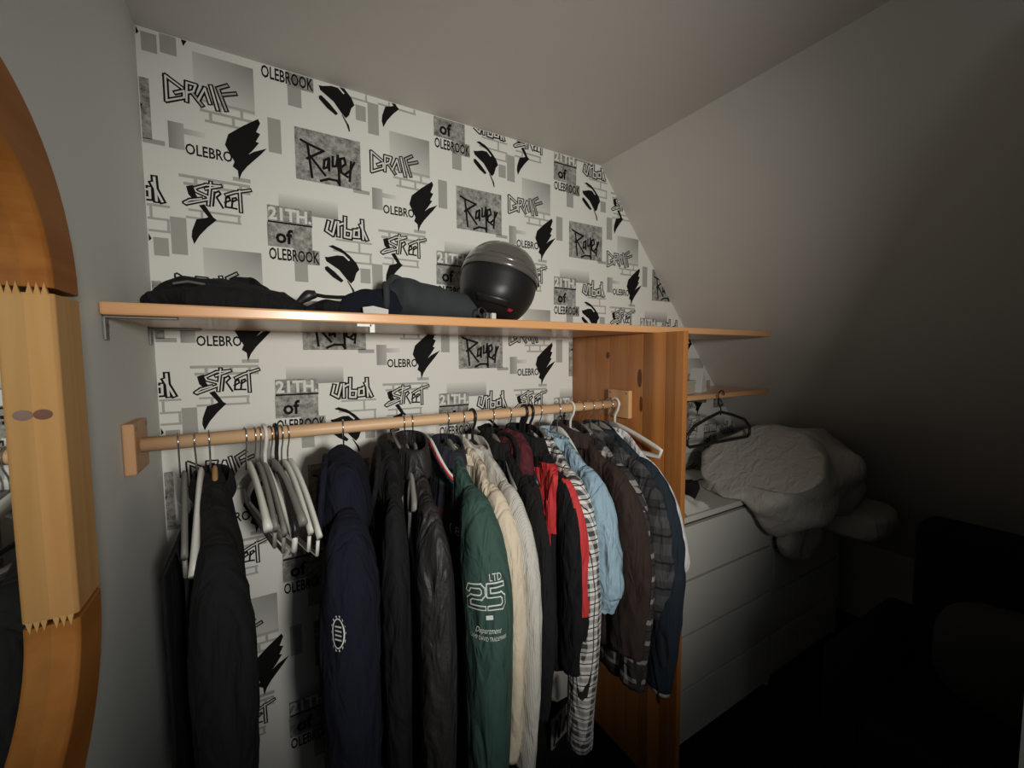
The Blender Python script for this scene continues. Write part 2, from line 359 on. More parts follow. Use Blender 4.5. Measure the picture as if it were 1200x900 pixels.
# ------------------------------------------------------------------ long shelf, rail, side panel
shelf = empty('long_shelf', (0, 0, SHZ-.024), 0, 'long beech shelf board holding the helmet, running to the roof slope', 'shelf')
L_ = 2.225
G().prism([(0.002, -.445), (L_-.01, -.445), (L_-.01, -.001), (0.002, -.001)], 2, 0, .024).build('board', m_beech, shelf, bevel=.004)
for yy in (-.415, -.055):
    g = G(); g.box(.001, .005, yy-.011, yy+.011, -.045, -.001).box(.001, .11, yy-.011, yy+.011, -.004, -.0005)
    b = g.build('bracket', m_steel, shelf, bevel=.001); b['label'] = 'grey steel angle bracket'
    for zz in (-.035, -.018): G().tube([(.004, yy, zz), (.0075, yy, zz)], .003, 8).build('screw', m_chrome, b)
clip = empty('cable_clip', (.462, -.446, SHZ-.03), 0, 'small white plastic clip under the front edge of the long shelf', 'clip')
g = G(); g.box(-.020, .020, .0, .012, .0, .0045).box(.008, .020, -.003, .012, -.016, .004); g.build('clip_body', m_white, clip, bevel=.001)
G().box(-.02, .012, -.003, .0, -.002, .003).build('clip_tongue', m_white, clip)

rail = empty('clothes_rail', (0, RY, RZ), 0, 'round wooden clothes rail with a square plate at each end', 'clothes rail')
G().tube([(.02, 0, 0), (.4, 0, 0), (.8, 0, 0), (1.2, 0, 0), (PX-.018, 0, 0)], .016, 24).build('rod', m_rod, rail, smooth=True)
for x0, x1 in ((.001, .021), (PX-.02, PX-.001)):
    pl = G().box(x0, x1, -.053, .058, -.054, .052).build('end_plate', m_plate, rail, bevel=.003)
    xx = x1 if x0 < .5 else x0
    for dy in (-.04, .045): G().tube([(xx-.001, dy, .04), (xx+.001, dy, .04)], .004, 8).build('screw', m_steel, pl)

panel = empty('side_panel', (PX+.011, -.29, 0), 0, 'tall varnished pine side panel of the open wardrobe', 'panel')
ys = [-.578, -.545, -.505, -.452, -.405, -.335, -.29, -.232, -.165, -.10, -.055, -.002]
PT = SHZ-.0245
for i, (a, b) in enumerate(zip(ys, ys[1:])):
    o = G().box(-.011, .011, a+.29+.0003, b+.29-.0003, .001, PT).build('stave', m_pine, panel, bevel=.0012)
for yy, zz, ry_, rz_ in ((-.225, 1.60, .010, .014), (-.392, 1.515, .011, .034), (-.40, 1.42, .007, .03), (-.32, .72, .01, .02), (-.50, .35, .009, .02)):
    v = [(-.0115, yy+.29+ry_*cos(t*pi/8), zz+rz_*sin(t*pi/8)) for t in range(16)]
    mesh('knot', v+[(-.011, q[1], q[2]) for q in v], [list(range(16))]+[(i, (i+1) % 16, 16+(i+1) % 16, 16+i) for i in range(16)], m_knot, panel)

# ------------------------------------------------------------------ oval mirror on the left wall
mir = empty('wall_mirror', (0, -.93, 1.485), 0, 'oval wall mirror in a thick orange pine frame', 'mirror')
RO, RI, HS = .224, .137, .195           # outer radius, inner radius, half height of the straight sides
D_, GL = .05, .028
def frame_piece(name, fpos, n, mat, a=None):
    """cross-section swept along fpos(t)->(centre, outward direction)"""
    v = []; f = []
    prof = [(RI, GL-.004), (RI, D_-.004), (RI+.004, D_), (RO-.01, D_), (RO, D_-.008), (RO, .001), (RI, .001)]
    for i in range(n+1):
        c, d = fpos(i/n)
        for r, x in prof: v.append((x, c[0]+d[0]*r, c[1]+d[1]*r))
    m = len(prof)
    for i in range(n):
        for j in range(m): f.append((i*m+j, i*m+(j+1) % m, (i+1)*m+(j+1) % m, (i+1)*m+j))
    f += [list(range(m))[::-1], list(range(n*m, n*m+m))]
    return mesh(name, v, f, mat, mir, smooth=False, bevel=.0015)
for s in (1, -1):
    frame_piece('side_rail', lambda t, s=s: ((0, -HS+.006+(2*HS-.012)*t), (s, 0)), 4, m_mirw)
for s in (1, -1):
    for q in (0, 1):
        a0 = s*(q*pi/2)
        frame_piece('frame_arc', lambda t, s=s, q=q: ((0, s*HS), (cos((q+t)*pi/2), s*sin((q+t)*pi/2))), 16, m_mirc)
        # finger joint teeth between arc and rail
for s in (1, -1):
    for q in (1, -1):
        g = G(); nt = 3
        for k in range(nt):
            xa = GL+(D_-.004-GL)*k/nt; xb = GL+(D_-.004-GL)*(k+1)/nt
            yb = s*(RI-.0006); z0 = q*(HS-.008); z1 = q*(HS+.006)
            g.add([(xa, yb, z0), (xb, yb, z0), ((xa+xb)/2, yb, z1), (xa, s*(RI+.004), z0), (xb, s*(RI+.004), z0), ((xa+xb)/2, s*(RI+.004), z1)], [(0, 1, 2), (3, 5, 4), (0, 3, 4, 1), (1, 4, 5, 2), (2, 5, 3, 0)])
        g.build('finger_joint', m_mirw, mir)
out = []
for i in range(25): out.append((cos(pi*i/24)*(RI+.008), HS+sin(pi*i/24)*(RI+.008)))
for i in range(25): out.append((-cos(pi*i/24)*(RI+.008), -HS-sin(pi*i/24)*(RI+.008)))
G().prism(out, 0, GL-.006, GL-.002).build('mirror_glass', m_glass, mir)
v = [(GL+.006+.008*cos(t*pi/8), RI-.0006, .052+.006*sin(t*pi/8)) for t in range(16)]
kn = mesh('knot', v+[(q[0], RI+.001, q[2]) for q in v], [list(range(16))]+[(i, (i+1) % 16, 16+(i+1) % 16, 16+i) for i in range(16)], m_knot, mir)

# ------------------------------------------------------------------ chests of drawers
def chest(label, x0, x1, h, n, yf):
    c = empty('chest_of_drawers', ((x0+x1)/2, yf/2, 0), 0, label, 'chest of drawers')
    w = (x1-x0)/2; d = -yf/2-.004
    g = G(); g.box(-w, -w+.02, -d, d, 0, h-.022).box(w-.02, w, -d, d, 0, h-.022).box(-w, w, -d+.002, d, h-.022, h)
    g.build('carcass', m_malm, c, bevel=.001)
    G().box(-w+.021, w-.021, -d+.02, d-.01, .02, h-.025).build('drawer_box', m_gap, c)
    hh = (h-.022-.03)/n
    for i in range(n):
        z0 = .026+i*hh
        dr = G().box(-w+.0215, w-.0215, -d-.002, -d+.018, z0, z0+hh-.011).build('drawer_front', m_malm, c, bevel=.0015)
    return c
CH1, CH2, CY = .962, .70, -.452
chest('taller white chest of four handleless drawers behind the pine panel', 1.475, 2.295, CH1, 4, CY)
chest('lower white chest of drawers against the roof slope, under the bed linen', 2.305, 3.02, CH2, 3, CY+.01)

# small shelf behind the panel, cut to the slope
s2 = empty('short_shelf', (1.98, -.16, 1.40), 0, 'short beech shelf between the long shelf and the white chest', 'shelf')
G().box(-.5, .485, -.158, .158, 0, .022).build('board', m_beech, s2, bevel=.003)
for xx in (-.3, .25):
    G().box(xx-.01, xx+.01, .04, .156, -.05, -.0005).build('bracket', m_steel, s2)

# ------------------------------------------------------------------ bed linen on the chests
def blob(name, mat, c, r, label, cat, amp=.06, fr=4, seed=0, clampf=None, pw=2.6, n=48):
    v = []; f = []; m = n//2
    for i in range(m+1):
        ph = -pi/2+pi*i/m
        for j in range(n):
            th = 2*pi*j/n
            d = Vector((cos(ph)*cos(th), cos(ph)*sin(th), sin(ph)))
            k = (abs(d.x)**pw+abs(d.y)**pw+abs(d.z)**pw)**(-1/pw)
            p = Vector((d.x*k*r[0], d.y*k*r[1], d.z*k*r[2]))
            q = (p+Vector((seed, seed*2, 0)))*fr
            nz = noise.noise(q)+.5*noise.noise(q*2.1)+.35*(1-2*abs(noise.noise(q*Vector((2.2, 2.2, 3.5)))))
            p += d*(nz*amp)
            w = p+Vector(c)
            if clampf: w = clampf(w)
            v.append(w-Vector(c))
    for i in range(m):
        for j in range(n): f.append((i*n+j, i*n+(j+1) % n, (i+1)*n+(j+1) % n, (i+1)*n+j))
    o = mesh(name, v, f, mat, None, smooth=True, sub=1); o.location = c
    return tag(o, label, cat)
def on_chests(w):
    lo = CH1+.004 if w.x < 2.31 else CH2+.004
    if w.y < CY-.005: lo = min(lo, .62)
    if w.x < 2.31 and w.z < lo: w.z = lo
    elif w.z < lo: w.z = lo
    hi = min(slope_z(w.x)-.012, max(lo, 1.0+(w.x-2.02)*.75))
    if w.z > hi: w.z = hi
    if w.y > -.012: w.y = -.012
    return w
blob('duvet', m_duvet, (2.38, -.42, 1.03), (.36, .27, .20), 'big crumpled white duvet heaped on the white chests below the slope', 'duvet', .06, 6.5, 3, on_chests)
def below_slope(w):
    hi = slope_z(w.x)-.01
    if w.z > hi: w.z = hi
    return w
blob('hanging_cover', m_duvet, (2.41, -.515, .77), (.15, .045, .13), 'end of white bedding hanging over the front of the lower chest', 'bedding', .03, 9, 8, None)
pw = blob('pillow', m_duvet, (2.72, -.60, .80), (.17, .15, .08), 'flat white pillow lying right of the duvet, against the slope', 'pillow', .012, 5, 5, below_slope, 3.2)

# ------------------------------------------------------------------ things on and above the taller chest
def cloth_patch(name, mat, c, sx, sy, h, label, cat, seed, fr=9, parent=None):
    """crumpled textile lying on a surface: a closed low heap"""
    v = []; f = []; n = 26
    for i in range(n+1):
        for j in range(n+1):
            u, w = i/n*2-1, j/n*2-1
            e = max(0, 1-max(abs(u), abs(w))**5)
            q = Vector((u*sx*fr+seed, w*sy*fr-seed, seed))
            z = e*h*(.5+.6*(1-2*abs(noise.noise(q)))+.4*noise.noise(q*2.3))
            k = 1+.12*noise.noise(q*.6)
            v.append((u*sx*k, w*sy*k, max(.003, z)))
    for i in range(n):
        for j in range(n): f.append((i*(n+1)+j, (i+1)*(n+1)+j, (i+1)*(n+1)+j+1, i*(n+1)+j+1))
    b = len(v); ring = [i*(n+1) for i in range(n+1)]+[n*(n+1)+j for j in range(1, n+1)]+[i*(n+1)+n for i in range(n-1, -1, -1)]+[j for j in range(n-1, 0, -1)]
    v += [(v[i][0], v[i][1], 0) for i in ring]
    for i in range(len(ring)):
        k = (i+1) % len(ring); f.append((ring[i], ring[k], b+k, b+i))
    f.append([b+i for i in range(len(ring))])
    o = mesh(name, v, f, mat, parent, smooth=True); o.location = c
    return tag(o, label, cat)
m_laundry = plain('pale_laundry', (.55, .54, .51), .95, var=.3, vscale=14)
m_laundg = plain('grey_laundry', (.22, .22, .21), .95)
cloth_patch('folded_shirt', m_laundry, (1.70, -.33, CH1+.001), .13, .105, .055, 'pale crumpled shirt on the front of the taller white chest', 'laundry', 1.3)
cloth_patch('grey_sock', m_laundg, (1.60, -.405, CH1+.001), .06, .035, .03, 'small grey textile at the front edge of the taller chest', 'laundry', 7.3)
m_teal = plain('dark_green_fabric', (.015, .05, .045), .95)
cloth_patch('green_cloth', m_teal, (1.70, -.13, CH1+.001), .08, .09, .12, 'dark green cloth behind the pale shirt on the taller chest', 'laundry', 4.1)
bag = empty('black_pouch', (1.90, -.26, CH1+.001), .5, 'black pouch with a loose cord lying before the duvet', 'pouch')
cloth_patch('pouch_body', m_blk, (0, 0, 0), .12, .045, .06, None, None, 2.2, 7, bag)
G().tube([(.10, -.02, .03), (.15, -.05, .035), (.18, -.09, .02), (.15, -.13, .006), (.11, -.14, .006)], .004, 8).build('cord', m_blackp, bag, smooth=True)
# dark hanger hanging flat from the short shelf
def flat_hanger():
    h = empty('clothes_hanger', (2.03, -.335, 1.415), 0, 'dark wire-thin hanger hung flat from the short shelf above the duvet', 'hanger')
    G().tube([(.03*cos(a)*.7, 0, .0+.022*sin(a)) for a in [pi*k/10 for k in range(0, 11)]]+[(-.018, 0, -.03), (0, 0, -.06), (0, 0, -.09)], .003, 8).build('hook', m_blackp, h, smooth=True)
    G().tube([(0, 0, -.075), (.09, 0, -.095), (.19, 0, -.125), (.235, 0, -.165), (.235, 0, -.20), (.215, 0, -.212), (0, 0, -.212), (-.215, 0, -.212), (-.235, 0, -.20), (-.235, 0, -.165), (-.19, 0, -.125), (-.09, 0, -.095)], .007, 10, closed=True).build('frame', m_blackp, h, smooth=True)
flat_hanger()
# knick-knacks on the short shelf, half hidden by the panel
m_cardg = plain('grey_card', (.30, .29, .27), .8); m_cream = plain('cream_box', (.42, .38, .31), .8)
z2 = 1.4225
bx = empty('storage_box', (1.86, -.22, z2), .2, 'low cream box on the short shelf beside the panel', 'box')
G().box(-.07, .07, -.06, .06, 0, .05).build('box_body', m_cream, bx, bevel=.003); G().box(-.073, .073, -.063, .063, .045, .062).build('lid', m_cream, bx, bevel=.003)
st = empty('paper_stand', (2.02, -.22, z2), .3, 'white paper wedge standing on the short shelf', 'stand')
G().prism([(-.045, 0), (.05, 0), (-.01, .115)], 1, -.03, .03).build('wedge', plain('paper_white', (.55, .54, .5), .8), st, bevel=.002)
G().prism([(.052, 0), (.075, 0), (.0, .10), (-.012, .10)], 1, -.02, .02).build('back_leaf', m_cardg, st)
cu = empty('camera_case', (1.79, -.12, z2), 0, 'little black case tall behind the cream box on the short shelf', 'case')
G().box(-.035, .035, -.03, .03, 0, .16).build('case_body', m_blk, cu, bevel=.008); G().box(-.02, .02, -.035, -.03, .05, .11).build('flap', m_blackp, cu, bevel=.002)
pc = empty('picture_card', (2.16, -.02, 1.19), 0, 'dark square card on the wallpaper behind the dark hanger', 'card')
G().box(-.075, .075, 0, .012, 0, .15).build('card_face', m_cardg, pc, bevel=.001); G().box(-.08, .08, .006, .017, -.005, .155).build('card_backing', m_gap, pc)

# ------------------------------------------------------------------ dark armchair in the unlit right corner
m_chair = plain('black_upholstery', (.006, .006, .007), .9, bump=.3, bscale=300, spec=.15)
ac = empty('armchair', (2.08, -1.215, 0), 0, 'black upholstered armchair in the dark right corner', 'armchair')
def pad(name, x0, x1, y0, y1, z0, z1, m=m_chair, b=.04):
    o = G().box(x0, x1, y0, y1, z0, z1).build(name, m, ac, bevel=b); o.modifiers['bevel'].segments = 4; return o
pad('seat', -.26, .28, -.27, .27, .26, .46); pad('backrest', .17, .33, -.27, .27, .40, 1.0)
pad('armrest', -.26, .30, .27, .37, .22, .64, b=.035); pad('armrest', -.26, .30, -.37, -.27, .22, .64, b=.035)
for sx in (-.2, .24):
    for sy in (-.3, .3): G().tube([(sx, sy, .001), (sx, sy, .23)], [.015, .02], 10).build('leg', m_blackp, ac)
cush = blob('cushion', plain('charcoal_cushion', (.03, .03, .03), .9), (2.17, -1.215, .64), (.07, .18, .17), 'charcoal cushion leaning on the black armchair back', 'cushion', .006, 5, 2, None, 3)

# ------------------------------------------------------------------ unseen dresser added to block low light and carry the spot
dr = empty('added_dresser', (.535, -2.52, 0), 0, 'added unseen dark dresser below the added window', 'dresser')
m_dress = wood('dark_oak', (.05, .03, .018), (.09, .055, .03), 'x', .5, 20)
G().box(-.5, .45, -.2, .2, .05, 1.30).build('carcass', m_dress, dr, bevel=.004); G().box(-.51, .46, -.22, .22, 1.30, 1.33).build('top', m_dress, dr, bevel=.004)
for i in range(4): G().box(-.48, .43, .2, .215, .08+i*.305, .08+i*.305+.29).build('drawer_front', m_dress, dr, bevel=.003)
for sx in (-.45, .40):
    for sy in (-.16, .16): G().box(sx-.025, sx+.025, sy-.025, sy+.025, .001, .05).build('foot', m_dress, dr)

lf = empty('added_spot_fixture', (SPOT_AT.x, SPOT_AT.y-.12, 1.331), 0, 'added unseen black spotlight fixture on the added dresser', 'lamp')  # unseen fixture added around the tuned spot
G().tube([(0, 0, 0), (0, 0, .02)], [.08, .075], 24).build('base', m_blackp, lf)
G().tube([(0, 0, .02), (0, -.02, .2), (0, 0, .39)], .008, 10).build('stem', m_blackp, lf, smooth=True)
gg = G(); n = 24; prof = [(-.05, .03), (.0, .06), (.10, .115), (.10, .110), (.0, .055), (-.045, .02)]
vv = []
for k in range(n):
    a = 2*pi*k/n
    for yy, r in prof: vv.append((r*cos(a), yy, .409+r*sin(a)))
m = len(prof)
mesh('added_spot_shade', vv, [(k*m+i, k*m+i+1, ((k+1) % n)*m+i+1, ((k+1) % n)*m+i) for k in range(n) for i in range(m-1)], m_blackp, lf, smooth=True)
# ------------------------------------------------------------------ things on the long shelf
def lump(name, mat, path, rad, label, cat, parent=None, seed=0, amp=.25, fr=14, flat=None, n=20, sq=1.0):
    """soft roll or heap of cloth along a path, flattened on what it lies on (z >= flat)"""
    g = G(); pts = []; rr = []
    P_ = [Vector(p) for p in path]; K = 10
    for i in range(len(P_)-1):
        for k in range(K):
            t = k/K; t2 = t*t*(3-2*t); pts.append(P_[i].lerp(P_[i+1], t)); rr.append(rad[i]+(rad[i+1]-rad[i])*t2)
    pts.append(P_[-1]); rr.append(rad[-1])
    g.tube(pts, [r*sq for r in rr], n, ry=rr)
    out = []
    for v in g.v:
        q = v*fr+Vector((seed, 0, seed))
        d = noise.noise_vector(q)*amp*.035+noise.noise_vector(q*2.7)*amp*.014
        w = v+d
        if flat is not None and w.z < flat: w.z = flat
        out.append(w)
    o = mesh(name, out, g.f, mat, parent, smooth=True, sub=1)
    return tag(o, label, cat)
SZ = SHZ+.001
hp = empty('folded_jacket', (.17, -.22, SZ), 0, 'flat heap of black clothing at the left end of the long shelf', 'clothing')
lump('bulk', m_blk, [(-.14, .0, .026), (-.05, -.02, .040), (.04, .0, .040), (.13, .01, .032), (.19, 0, .018)], [.026, .040, .041, .034, .014], None, None, hp, 1, .55, 12, 0, sq=1.9)
lump('fold', m_blk, [(-.12, -.10, .02), (-.02, -.12, .026), (.10, -.11, .022), (.17, -.10, .014)], [.012, .03, .028, .01], None, None, hp, 4, .5, 15, 0, sq=1.3)
lump('sleeve', m_blk, [(-.02, .07, .065), (.03, .06, .075), (.08, .06, .068), (.12, .05, .055)], [.012, .022, .022, .012], None, None, hp, 9, .5, 18, 0)
G().tube([(-.075, -.125, .052), (-.05, -.128, .058), (-.02, -.13, .054)], .0025, 6).build('zip_pull', m_steel, hp)
sb = empty('shoulder_bag', (.43, -.22, SZ), 0, 'black bag with a strap loop between the black clothing and the jeans', 'bag')
lump('bag_body', m_blk, [(-.08, 0, .018), (-.02, .0, .026), (.05, .0, .03), (.09, 0, .02)], [.012, .026, .028, .012], None, None, sb, 3, .35, 14, 0, sq=1.8)
lump('buckle_end', m_blackp, [(-.105, -.03, .03), (-.07, -.03, .058), (-.052, -.03, .062)], [.006, .014, .01], None, None, sb, 2, .1, 10, 0)
G().tube([(-.055, -.03, .06), (-.03, -.02, .058), (0, -.02, .058), (.03, -.02, .06)], .005, 8).build('strap', m_blk, sb, smooth=True)
cp = empty('navy_cap', (.515, -.26, SZ), 0, 'navy textile arched over its white care label beside the rolled jeans', 'clothing')
m_navy = plain('navy_fabric', (.008, .009, .018), .95, bump=.4, bscale=900, spec=.2)
lump('arch', m_navy, [(-.075, 0, .010), (-.045, 0, .038), (-.01, .0, .054), (.035, .0, .044), (.075, .0, .016)], [.010, .014, .015, .022, .014], None, None, cp, 6, .15, 12, 0, sq=2.2)
m_tag = plain('care_label_white', (.65, .66, .64), .7)
v = [(-.03, -.055, .004), (.028, -.075, .003), (.030, -.072, .022), (-.005, -.05, .032), (-.03, -.04, .028)]
mesh('care_label', v+[(x, y+.002, z) for x, y, z in v], [(0, 1, 2, 3, 4), (9, 8, 7, 6, 5), (0, 5, 6, 1), (1, 6, 7, 2), (2, 7, 8, 3), (3, 8, 9, 4), (4, 9, 5, 0)], m_tag, cp)
m_jean = plain('slate_jeans', (.030, .037, .042), .9, bump=.6, bscale=500, var=.25, vscale=14)
jn = empty('rolled_jeans', (.725, -.21, SZ), radians(-3), 'slate grey jeans rolled up on the shelf next to the helmet', 'jeans')
lump('roll', m_jean, [(-.155, 0, .06), (-.10, 0, .068), (0, 0, .055), (.09, 0, .05), (.15, -.01, .035)], [.045, .064, .056, .048, .03], None, None, jn, 11, .35, 14, 0, sq=1.35)
g = G().tube([(-.165+.004*cos(a), -.055+.035*cos(a)*.9, .065+.036*sin(a)) for a in [2*pi*k/18 for k in range(18)]], .009, 8, closed=True); g.build('waistband', m_jean, jn, smooth=True)
lump('flap', m_jean, [(-.155, .01, .105), (-.13, .0, .13), (-.10, .0, .125)], [.008, .012, .006], None, None, jn, 5, .2, 20, 0)
G().tube([(-.172, -.075, .05), (-.178, -.078, .05)], .008, 10).build('button', m_chrome, jn)
ky = empty('key_ring', (.825, -.335, SZ), .3, 'small bunch of silver keys in front of the black helmet', 'keys')
G().tube([(.016*cos(a), .004*sin(a), .026+.016*sin(a)) for a in [2*pi*k/16 for k in range(16)]], .0018, 6, closed=True).build('ring', m_chrome, ky)
for k, (dx, a) in enumerate(((-.006, .3), (.008, -.4), (.02, .1))):
    G().box(dx, dx+.018, -.012-.004*k, -.010-.004*k, .001, .026).build('key', m_chrome if k != 2 else m_white, ky, bevel=.0008)

# full-face helmet
m_helm = plain('matt_black_shell', (.012, .012, .0125), .42, spec=.4)
m_visor = plain('grey_smoked_visor', (.10, .09, .085), .22, spec=.6, coat=.6)
hl = empty('motorcycle_helmet', (.945, -.215, 0), 0, 'matt black full-face motorcycle helmet with a smoked grey visor', 'helmet')
def hel(th, ph, k=1.0):
    d = Vector((sin(th)*cos(ph), -cos(th)*cos(ph), sin(ph)))
    fr = max(0, cos(th))
    rx, rz = .128, .132; ry = .150+.012*fr
    pwr = 2.25; q = (abs(d.x/rx)**pwr+abs(d.y/ry)**pwr+abs(d.z/rz)**pwr)**(-1/pwr)
    p = d*q*k
    if p.z < -.02:      # chin bar pushed forward, neck drawn in
        t = min(1, (-.02-p.z)/.10); p.y -= .028*t*fr**2; p.x *= 1-.10*t; p.y *= 1-.06*t*(1-fr)
    if p.z < -.122: p.z = -.122
    return p
nT, nP = 48, 28
HR = Matrix.Rotation(radians(-29), 3, 'Z') @ Matrix.Rotation(radians(14), 3, 'Y') @ Matrix.Rotation(radians(-7), 3, 'X')
def hgrid(t0, t1, p0, p1, a, b, k0, k1):
    v = []; f = []
    for k in (k0, k1):
        for i in range(a+1):
            for j in range(b+1): v.append(HR @ hel(t0+(t1-t0)*i/a, p0+(p1-p0)*j/b, k))
    n1 = (a+1)*(b+1); I = lambda s, i, j: s*n1+i*(b+1)+j
    for i in range(a):
        for j in range(b):
            f.append((I(0, i, j), I(0, i+1, j), I(0, i+1, j+1), I(0, i, j+1))); f.append((I(1, i, j), I(1, i, j+1), I(1, i+1, j+1), I(1, i+1, j)))
    for i in range(a):
        for j in (0, b): f.append((I(0, i, j), I(0, i+1, j), I(1, i+1, j), I(1, i, j)))
    for j in range(b):
        for i in (0, a): f.append((I(0, i, j), I(0, i, j+1), I(1, i, j+1), I(1, i, j)))
    return v, f
v = [HR @ hel(2*pi*j/nT, -pi/2+pi*i/nP) for i in range(nP+1) for j in range(nT)]
f = [(i*nT+j, i*nT+(j+1) % nT, (i+1)*nT+(j+1) % nT, (i+1)*nT+j) for i in range(nP) for j in range(nT)]
mesh('shell', v, f, m_helm, hl, smooth=True)
zmin = min(p.z for p in v); hl.location.z = SZ-zmin
v, f = hgrid(radians(-88), radians(88), radians(7), radians(62), 30, 14, 1.0, 1.035); vis = mesh('visor', v, f, m_visor, hl, smooth=True)
v, f = hgrid(radians(-60), radians(60), radians(14), radians(20), 24, 2, 1.034, 1.042); mesh('visor_ridge', v, f, m_visor, vis, smooth=True)
v, f = hgrid(radians(-24), radians(24), radians(-38), radians(-28), 12, 3, 1.0, 1.02); mesh('chin_vent', v, f, m_blackp, hl, smooth=True)
v, f = hgrid(radians(-30), radians(30), radians(66), radians(74), 12, 3, 1.0, 1.03); mesh('top_vent', v, f, m_blackp, hl, smooth=True)
v, f = hgrid(radians(29), radians(38), radians(-42), radians(-38), 4, 2, 1.0, 1.012); mesh('sticker', v, f, plain('red_sticker', (.55, .02, .05), .5), hl)
for s in (-1, 1):
    c = HR @ hel(s*radians(88), radians(20), 1.0); c2 = HR @ hel(s*radians(88), radians(20), 1.06)
    G().tube([c, c2], .018, 16).build('visor_pivot', m_blackp, hl, smooth=False)

# ------------------------------------------------------------------ hangers
def yw(X, a): return a-(0 if X < .40 else (.24 if X < 1.0 else (.18 if X < 1.25 else .05)))
def hook_path(s=1.0):
    r = .0195*s
    return [(0, r*cos(a), r*sin(a)) for a in [radians(-10)+radians(200)*k/12 for k in range(13)]]+[(0, -.014*s, -.022), (0, -.004, -.038), (0, 0, -.05), (0, 0, -.082)]
def hanger(X, yaw, label, kind='wood', mat=None, tilt=0, group=None, hook=None, hw=.16, drop=.125):
    yaw = yw(X, yaw)
    h = empty('clothes_hanger', (X, RY, RZ), yaw, label, 'hanger', group)
    if kind == 'plastic': G().tube(hook_path(1.1), .0045, 8).build('hook', hook or mat, h, smooth=True)
    else: G().tube(hook_path(), .0019, 8).build('hook', hook or m_chrome, h, smooth=True)
    ar = []
    for k in range(-10, 11):
        t = k/10; ar.append((.012*(1-abs(t)**1.5)*.6, t*hw, -.078-drop*abs(t)**1.45))
    if kind == 'wood':
        rr = [.006+.003*(abs(k)/10)**3 for k in range(-10, 11)]
        G().tube(ar, rr, 10, ry=[.0165-.004*(abs(k)/10) for k in range(-10, 11)]).build('shoulder_bar', mat, h, smooth=True)
    elif kind == 'trouser':
        G().tube(ar, .0055, 10, ry=.012).build('shoulder_bar', mat, h, smooth=True)
        G().tube([(0, -hw+.012, -.078-drop-.01), (0, -hw+.02, -.078-drop-.045), (0, 0, -.078-drop-.05), (0, hw-.02, -.078-drop-.045), (0, hw-.012, -.078-drop-.01)], .004, 8).build('trouser_bar', mat, h, smooth=True)
    else:
        lp = [(0, t*hw/10, -.078-drop*abs(t/10)**1.3) for t in range(-10, 11)]+[(0, hw*.97, -.098-drop), (0, hw*.5, -.104-drop), (0, 0, -.106-drop), (0, -hw*.5, -.104-drop), (0, -hw*.97, -.098-drop)]
        G().tube(lp, .006, 8, closed=True, ry=.009).build('frame', mat, h, smooth=True)
    return h
m_hwood = wood('hanger_wood', (.40, .22, .09), (.55, .33, .15), 'y', .45, 30)
m_hwhite = plain('hanger_white', (.66, .66, .62), .4); m_hgrey = plain('hanger_grey', (.20, .195, .18), .5)

# ------------------------------------------------------------------ garments
def sleeve_fn(hw, end, rx, ry, out, sx, seed, amp, side):
    """S(t, th) -> point; side -1 = the end of the hanger nearest the camera"""
    z0 = -.165
    ctl = [(hw*.74, -.175), (hw*.95, -.215), (hw+out*.5, -.31), (hw+out*.95, -.46), (hw+out*.9, (-.46+end)/2), (hw+out*.6, end)]
    rads = [.30, .68, .96, 1.0, .92, .80]
    def cr(t):
        t = max(0, min(.99999, t))*(len(ctl)-1); i = int(t); u = t-i
        g = lambda k: ctl[max(0, min(len(ctl)-1, k))]; h = lambda k: rads[max(0, min(len(ctl)-1, k))]
        def c(a, b, c_, d): return .5*((2*b)+(-a+c_)*u+(2*a-5*b+4*c_-d)*u*u+(-a+3*b-3*c_+d)*u**3)
        return (c(g(i-1)[0], g(i)[0], g(i+1)[0], g(i+2)[0]), c(g(i-1)[1], g(i)[1], g(i+1)[1], g(i+2)[1]), c(h(i-1), h(i), h(i+1), h(i+2)))
    def S(t, th, k=1.0):
        y, z, r = cr(t); y2, z2, _ = cr(min(1, t+.01)); y1, z1, _ = cr(max(0, t-.01))
        ty, tz = y2-y1, z2-z1; l = math.hypot(ty, tz) or 1; ty /= l; tz /= l
        q = Vector((cos(th)*1.3, sin(th)*1.3, t*4.5+seed*3))
        f = 1+amp*(sin(3*th+seed+4*t)*.25+noise.noise(q)*.5+(.25-abs(noise.noise(Vector((q.x*1.6+t*3, q.y*1.6, q.z*2.1)))))*1.1)*(.5+.5*t)
        a = rx*r*f*k*cos(th)+sx*t*t; b = ry*r*f*k*sin(th)
        # in-plane normal: for a hanging sleeve it points away from the body
        ny, nz = -tz, ty
        return Vector((a, side*(y+b*ny), z+b*nz))
    return S
def tube_mesh(S, n=36, m=56):
    v = [S(i/m, 2*pi*j/n) for i in range(m+1) for j in range(n)]
    f = [(i*n+j, i*n+(j+1) % n, (i+1)*n+(j+1) % n, (i+1)*n+j) for i in range(m) for j in range(n)]
    b = len(v)   # turned-in cuff
    v += [S(1, 2*pi*j/n, .86) for j in range(n)]; v += [S(.93, 2*pi*j/n, .80) for j in range(n)]
    for r0, r1 in ((m*n, b), (b, b+n)): f += [(r0+j, r0+(j+1) % n, r1+(j+1) % n, r1+j) for j in range(n)]
    f += [list(range(n)), list(range(b+n, b+2*n))]
    return v, f
